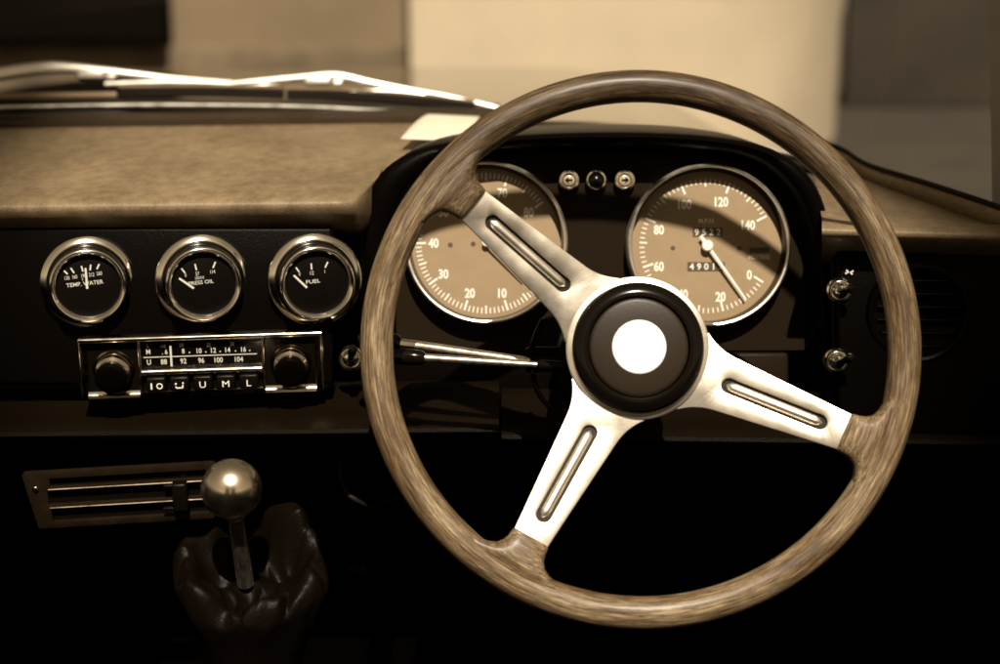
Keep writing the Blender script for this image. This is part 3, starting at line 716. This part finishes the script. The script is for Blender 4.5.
# ================================================================== CARD ON THE DASH
card = thing('paper_card', 'small pale paper card lying on the dash by the hood', 'card', V(440, 132, 1.40))
o0 = V(440, 132, 1.40)
cm = MB()
q = [V(401, 142.5, 1.33), V(428, 117.5, 1.46), V(480, 120, 1.46), V(470, 145, 1.33)]
q = [p - o0 + Vector((0, 0, 0.004)) for p in q]
rows = []
for i in range(9):
    f = i / 8; a = q[0].lerp(q[1], f); b = q[3].lerp(q[2], f); lift = Vector((0, 0, 0.003 * math.sin(f * math.pi)))
    rows.append([a.lerp(b, k / 8) + lift for k in range(9)])
cm.rings(rows, closed=False); co = cm.build('sheet', M['paper'], card)
md = co.modifiers.new('thickness', 'SOLIDIFY'); md.thickness = 0.0012

# ================================================================== WINDSCREEN
ws = thing('windscreen', 'car windscreen with chrome lower strip and dark right pillar', 'windscreen', V(450, 112, 1.57))
o0 = V(450, 112, 1.57)
base = smoothcurve([V(-160, 112, 1.50), V(0, 108.5, 1.56), (V(100, 106.5, 1.58)), V(200, 106, 1.59), V(310, 108, 1.59), V(430, 115, 1.585), V(505, 123, 1.53), V(600, 130, 1.46), V(740, 146, 1.44), V(815, 160, 1.43)], 6)
def ribbon(mb, path, h, th):
    rs = []
    for p in path: rs.append([p - o0 + Vector((0, a, b)) for a, b in ((0, -h / 2), (-th, -h / 2 * .6), (-th * 1.3, 0), (-th, h / 2 * .6), (0, h / 2), (th, 0))])
    mb.rings(rs, True, True, True); return mb
MB_ = ribbon(MB(), base, 0.0062, 0.004); MB_.build('chrome_strip', M['wiper'], ws)
ribbon(MB(), [p + Vector((0, 0.004, -0.008)) for p in base], 0.013, 0.004).build('rubber_seal', M['rubber'], ws)
corner = smoothcurve([V(815, 150, 1.46), V(842, 160, 1.42), V(868, 176, 1.36), V(925, 194.5, 1.27), V(985, 215, 1.19), V(1030, 232, 1.13)], 8)
ribbon(MB(), corner, 0.0155, 0.005).build('corner_moulding', M['moulding'], ws)
ribbon(MB(), [p + Vector((0, 0.002, 0.0105)) for p in corner], 0.0062, 0.0055).build('corner_seal', M['rubber'], ws)
ribbon(MB(), [p + Vector((0, -0.003, -0.0088)) for p in corner], 0.0028, 0.004).build('corner_bead', M['rubber'], ws)
SUN_V = Vector((-0.08, 1.0, -0.84)).normalized()          # light travels this way, in the driver's eye frame
band = [(404, 224), (440, 208), (478, 200), (540, 194), (600, 192.5), (651, 198), (705, 210), (737, 226), (782, 256), (830, 304)]
shade_bar_path = smoothcurve([V(x, y, 1.205) - SUN_V * 0.56 for x, y in band], 5)
hb = MB(); hb.rings([[p - o0 + Vector(q) for q in ((0, -0.006, -0.0072), (0, -0.008, 0.0), (0, -0.006, 0.0072), (0, 0.006, 0.0072), (0, 0.008, 0.0), (0, 0.006, -0.0072))] for p in shade_bar_path], True, True, True)
hb.build('shade_bar', M['fascia'], ws)  # unseen bar, added and bent to cast the dark band over the dials
gl = MB(); rs = []
basep = [p for p in base] + [p for p in corner[6:]]
for k, p in enumerate(basep):
    t_ = Vector((p.x * 0.9, 0.86 + 0.25 * (p.y - 1.12), 0.52 - 0.10 * p.x * p.x))
    rs.append([p - o0, p.lerp(t_, 0.33) - o0 + Vector((0, 0.012, 0.012)), p.lerp(t_, 0.66) - o0 + Vector((0, 0.012, 0.012)), t_ - o0])
gl.rings(rs, closed=False); gl.build('glass', M['screen'], ws, sharp=180)
pi_ = MB(); a = V(1030, 300, 1.20); b = V(1020, -260, 1.23)
pi_.rings([[p - o0 + Vector(q) for q in ((-0.026, -0.02, 0), (0.03, -0.03, 0), (0.05, 0.03, 0), (-0.02, 0.03, 0))] for p in (a, a.lerp(b, .35), a.lerp(b, .7), b)], True, True, True)
pi_.build('pillar', M['fascia'], ws)

# ================================================================== WIPERS
def wiper(label, arm, arm_r, blade, hinge, holder):
    o = V(*hinge); t = thing('wiper', label, 'wiper', o, group='wipers parked below the windscreen')
    sK = K * hinge[2]
    P = lambda L: smoothcurve([V(*p) - o for p in L], 5)
    A = P(arm); n = len(A); m = len(arm_r) - 1; rad = []
    for i in range(n):
        q = m * i / (n - 1); k = min(m - 1, int(q)); rad.append((arm_r[k] + (arm_r[k + 1] - arm_r[k]) * (q - k)) * sK)
    MB().tube(A, rad, 12, squash=0.55).build('arm', M['wiper'], t)
    MB().tube(P(blade), 5.2 * sK, 10, squash=0.6).build('rubber_blade', M['blade'], t)
    MB().tube([p + Vector((0, -0.008, 0.0058)) for p in P(blade)], 1.1 * sK, 8).build('blade_spine', M['moulding'], t)
    MB().tube(P(holder), [2.4 * sK] * (5 * (len(holder) - 1) + 1), 10, squash=0.6).build('blade_holder', M['wiper'], t)
    hg = MB(); hg.box((0, -0.002, -0.004), (26 * sK, 0.012, 9 * sK), 0.002); hg.box((20 * sK, -0.004, -0.007), (9 * sK, 0.008, 5 * sK), 0.0012); hg.build('hinge', M['wiper'], t)
wiper('wiper at the far left with broad pale arm', [(-60, 88, 1.66), (-10, 76, 1.66), (50, 68, 1.66), (110, 72, 1.66), (170, 78, 1.66), (242, 83, 1.655)], (6, 7, 7, 5, 2.8, 2.0), [(120, 93, 1.645), (200, 92, 1.645), (284, 94, 1.645)], (92, 72, 1.66), [(105, 84, 1.65), (170, 82, 1.65), (230, 83.5, 1.65), (284, 86, 1.65)])
wiper('wiper nearest the steering wheel with arm sloping right', [(226, 84, 1.64), (290, 78.5, 1.64), (335, 76, 1.64), (372, 83, 1.64), (410, 90, 1.64), (450, 97, 1.635), (498, 108, 1.63)], (2.2, 3.6, 5.2, 3.8, 2.8, 2.6, 2.0), [(287, 94.5, 1.63), (350, 96, 1.63), (420, 101, 1.63), (475, 107.5, 1.625)], (318, 78, 1.64), [(350, 92, 1.635), (390, 91, 1.635), (425, 94.5, 1.635)])

# ================================================================== BONNET
bon = thing('car_bonnet', 'dark glossy bonnet beyond the windscreen wipers', 'bonnet', V(450, 90, 1.75))
o0 = V(450, 90, 1.75)
bm_ = MB(); rs = []
xs_ = [-0.8 + 0.05 * i for i in range(33)]
def bonnet_back(x): f = min(1, max(0, (x + 0.10) / 0.16)); f = f * f * (3 - 2 * f); return 1.70 - 0.24 * f - 0.10 * max(0, x - 0.1) / 0.4
for k in range(11):
    f = k / 10; row = []
    for x in xs_:
        d0 = bonnet_back(x); d = d0 + (2.9 - d0) * f ** 1.4
        z = 0.2749 + 0.2235 * (d - 1.70) - 0.012 * max(0, d - 2.5) - (1.2 * (x - 0.1) ** 2 if x > 0.1 else 0) - (0.03 * x * x) - 0.0095 * min(1, max(0, (x + 0.10) / 0.16)) * (1 - f)
        row.append(Vector((x, d, z)) - o0)
    if k == 0: rs.append([p + Vector((0, -0.001, -0.05)) for p in row]); rs.append([p + Vector((0, -0.004, -0.004)) for p in row])
    rs.append(row)
bm_.rings(rs, closed=False); bm_.build('bonnet_panel', M['paint'], bon, sharp=60)
cw = MB(); rs = []
for d, py in [(1.58, 112), (1.60, 106), (1.64, 104), (1.69, 101)]:
    rs.append([V(500 + x / (K * d), py + (x + 0.2) * 14, d) - o0 for x in [-0.8 + 0.05 * i for i in range(17)]])
cw.rings(rs, closed=False); cw.build('cowl', M['blade'], bon)
cv = MB(); cv.tube([V(-80, 97.5, 1.60) - o0, V(40, 96.5, 1.605) - o0, V(117, 95.5, 1.61) - o0], 4.0 * K * 1.6, 10); cv.build('cowl_strip', M['moulding'], bon)

# ================================================================== CAR SHELL (dark cabin)
cab = thing('car_cabin', 'black unlit footwell and cabin shell below the dashboard', 'car cabin', (0, 0, 0.3), world=True)
def wbox(name, x0, x1, y0, y1, z0, z1, m=M['void']):
    b = MB(); b.box(((x0 + x1) / 2, (y0 + y1) / 2, (z0 + z1) / 2 - 0.3), (x1 - x0, y1 - y0, z1 - z0), 0.004); return b.build(name, m, cab)
wbox('floor_pan', -0.75, 0.75, -1.2, 1.6, 0.28, 0.30)
wbox('bulkhead', -0.75, 0.75, 1.50, 1.55, 0.31, 0.86)
wbox('transmission_tunnel', -0.32, -0.08, -0.6, 1.49, 0.305, 0.50)
wbox('door_panel', 0.70, 0.76, -1.2, 1.15, 0.31, 0.86)
wbox('door_panel', -0.76, -0.70, -1.2, 1.15, 0.31, 0.86)
wbox('rear_bulkhead', -0.69, 0.69, -1.2, -1.15, 0.31, 0.85)

# ================================================================== OUTSIDE
def tagk(o, kind): o['kind'] = kind
g = MB(); g.face(g.verts([(-120, -120, 0), (120, -120, 0), (120, 160, 0), (-120, 160, 0)])); g = g.build('road', M['road'], smooth=False); tagk(g, 'structure')
def wx(px, D): return (px - 500) * K * D
b1 = thing('brown_building', 'blurred brown wall with dark opening, seen beyond the left wiper', 'building', (-6, 11, 0), world=True)
w = MB(); w.box((-1.0, 0.3, 2.0), (12.0, 0.6, 4.0), 0.03, Matrix.Translation((wx(415, 11) + 6 - 5.0, 0, 0))); w.build('wall', M['wall_brown'], b1)
w = MB(); w.box((-1.0, -0.04, 0.39), (11.96, 0.1, 0.78), 0.03, Matrix.Translation((wx(415, 11) + 6 - 5.0, 0, 0))); w.build('plinth', M['plinth'], b1)
w = MB(); w.box((0, 0, 0), (5.0, 0.30, 2.4), 0.04, Matrix.Translation((wx(180, 11) + 6 - 2.5, -0.12, 0.80 + 1.2))); w.build('opening', M['dark_open'], b1)
b2 = thing('pale_building', 'blurred pale rendered wall seen above the steering wheel', 'building', (0, 10, 0), world=True)
w = MB(); xl, xr = wx(412, 10), wx(690, 10); prf = [(xl, 5.0), (xl, 0.0)]; W_ = 1.95; x_, y_ = xr, 0.0
for k in range(27):                                   # the wall bends away from the street in an easing curve
    u = 0.84 * k / 26; prf.append((x_, y_)); dx = W_ * 0.84 / 26; x_ += dx; y_ += dx * math.tan(math.acos(1 - u))
prf.append((x_ - 0.3, 5.0))
w.rings([[Vector((x, y, z)) for x, y in prf] for z in (0.0, 4.4)], True, True, True); w.build('wall', M['wall_pale'], b2, sharp=30)
b4 = thing('shade_slab', 'tall unseen slab added behind the car, shading the left of the dash', 'building', (-0.9, -8.6, 0), world=True)
w = MB(); w.box((0, 0, 8.0), (2.86, 1.0, 16.0), 0.03); w.build('wall', M['wall_brown'], b4)  # out-of-view blocker, put here to dim the left end of the dash
b5 = thing('shade_slab', 'tall unseen slab added behind the car, shading the right end of the dash', 'building', (2.86, -8.6, 0), world=True)
w = MB(); w.box((0, 0, 8.0), (3.0, 1.0, 16.0), 0.03); w.build('wall', M['wall_brown'], b5)  # second added blocker, out of view, dims the right end of the dash
b3 = thing('dark_gate', 'blurred dark gate beyond the right side of the windscreen', 'gate', (4, 15.5, 0), world=True)
w = MB(); w.box((wx(840, 15.5) - 4 + 4.0, 0.1, 1.8), (8.0, 0.2, 3.6), 0.03); w.build('gate_leaf', M['gate'], b3)

# ================================================================== LIGHT, SKY, CAMERA
sd_view = SUN_V
sd = (T.to_3x3() @ sd_view).normalized()
elev = math.asin(-sd.z); az = math.atan2(-sd.x, -sd.y)
sun = bpy.data.lights.new('sun', 'SUN'); sun.energy = 5.0; sun.angle = R(0.5); sun.color = (1, 0.885, 0.715)
so = bpy.data.objects.new('sun', sun); C.objects.link(so)
so.rotation_euler = sd.to_track_quat('-Z', 'Y').to_euler(); so.location = (0, -5, 6)
wd = bpy.data.worlds.new('World'); sc.world = wd; wd.use_nodes = True
nt = wd.node_tree; bg = nt.nodes['Background']
sky = nt.nodes.new('ShaderNodeTexSky'); sky.sky_type = 'NISHITA'; sky.sun_disc = False
sky.sun_elevation = elev; sky.sun_rotation = math.atan2(-sd.x, -sd.y)
bw = nt.nodes.new('ShaderNodeRGBToBW'); mx = nt.nodes.new('ShaderNodeMixRGB'); mx.blend_type = 'MULTIPLY'; mx.inputs[0].default_value = 1
nt.links.new(sky.outputs[0], bw.inputs[0]); nt.links.new(bw.outputs[0], mx.inputs[1]); mx.inputs[2].default_value = (1.0, 0.76, 0.47, 1)
nt.links.new(mx.outputs[0], bg.inputs['Color']); bg.inputs['Strength'].default_value = 0.07

cam = bpy.data.cameras.new('camera'); cam.sensor_width = 36; cam.lens = 36 / (1000 * K)
cam.clip_start = 0.02; cam.clip_end = 500
cam.dof.use_dof = True; cam.dof.focus_distance = 1.09; cam.dof.aperture_fstop = 3.9
cob = bpy.data.objects.new('camera', cam); C.objects.link(cob)
cob.matrix_world = T @ Matrix.Rotation(R(90), 4, 'X')
sc.camera = cob
sc.view_settings.view_transform = 'Standard'; sc.view_settings.look = 'None'
sc.view_settings.exposure = 0.28; sc.view_settings.gamma = 1
sc.render.engine = 'CYCLES'
sc.cycles.use_denoising = True
sc.cycles.max_bounces = 8; sc.cycles.transparent_max_bounces = 16
sc.cycles.caustics_reflective = False; sc.cycles.caustics_refractive = False
sc.cycles.sample_clamp_indirect = 6
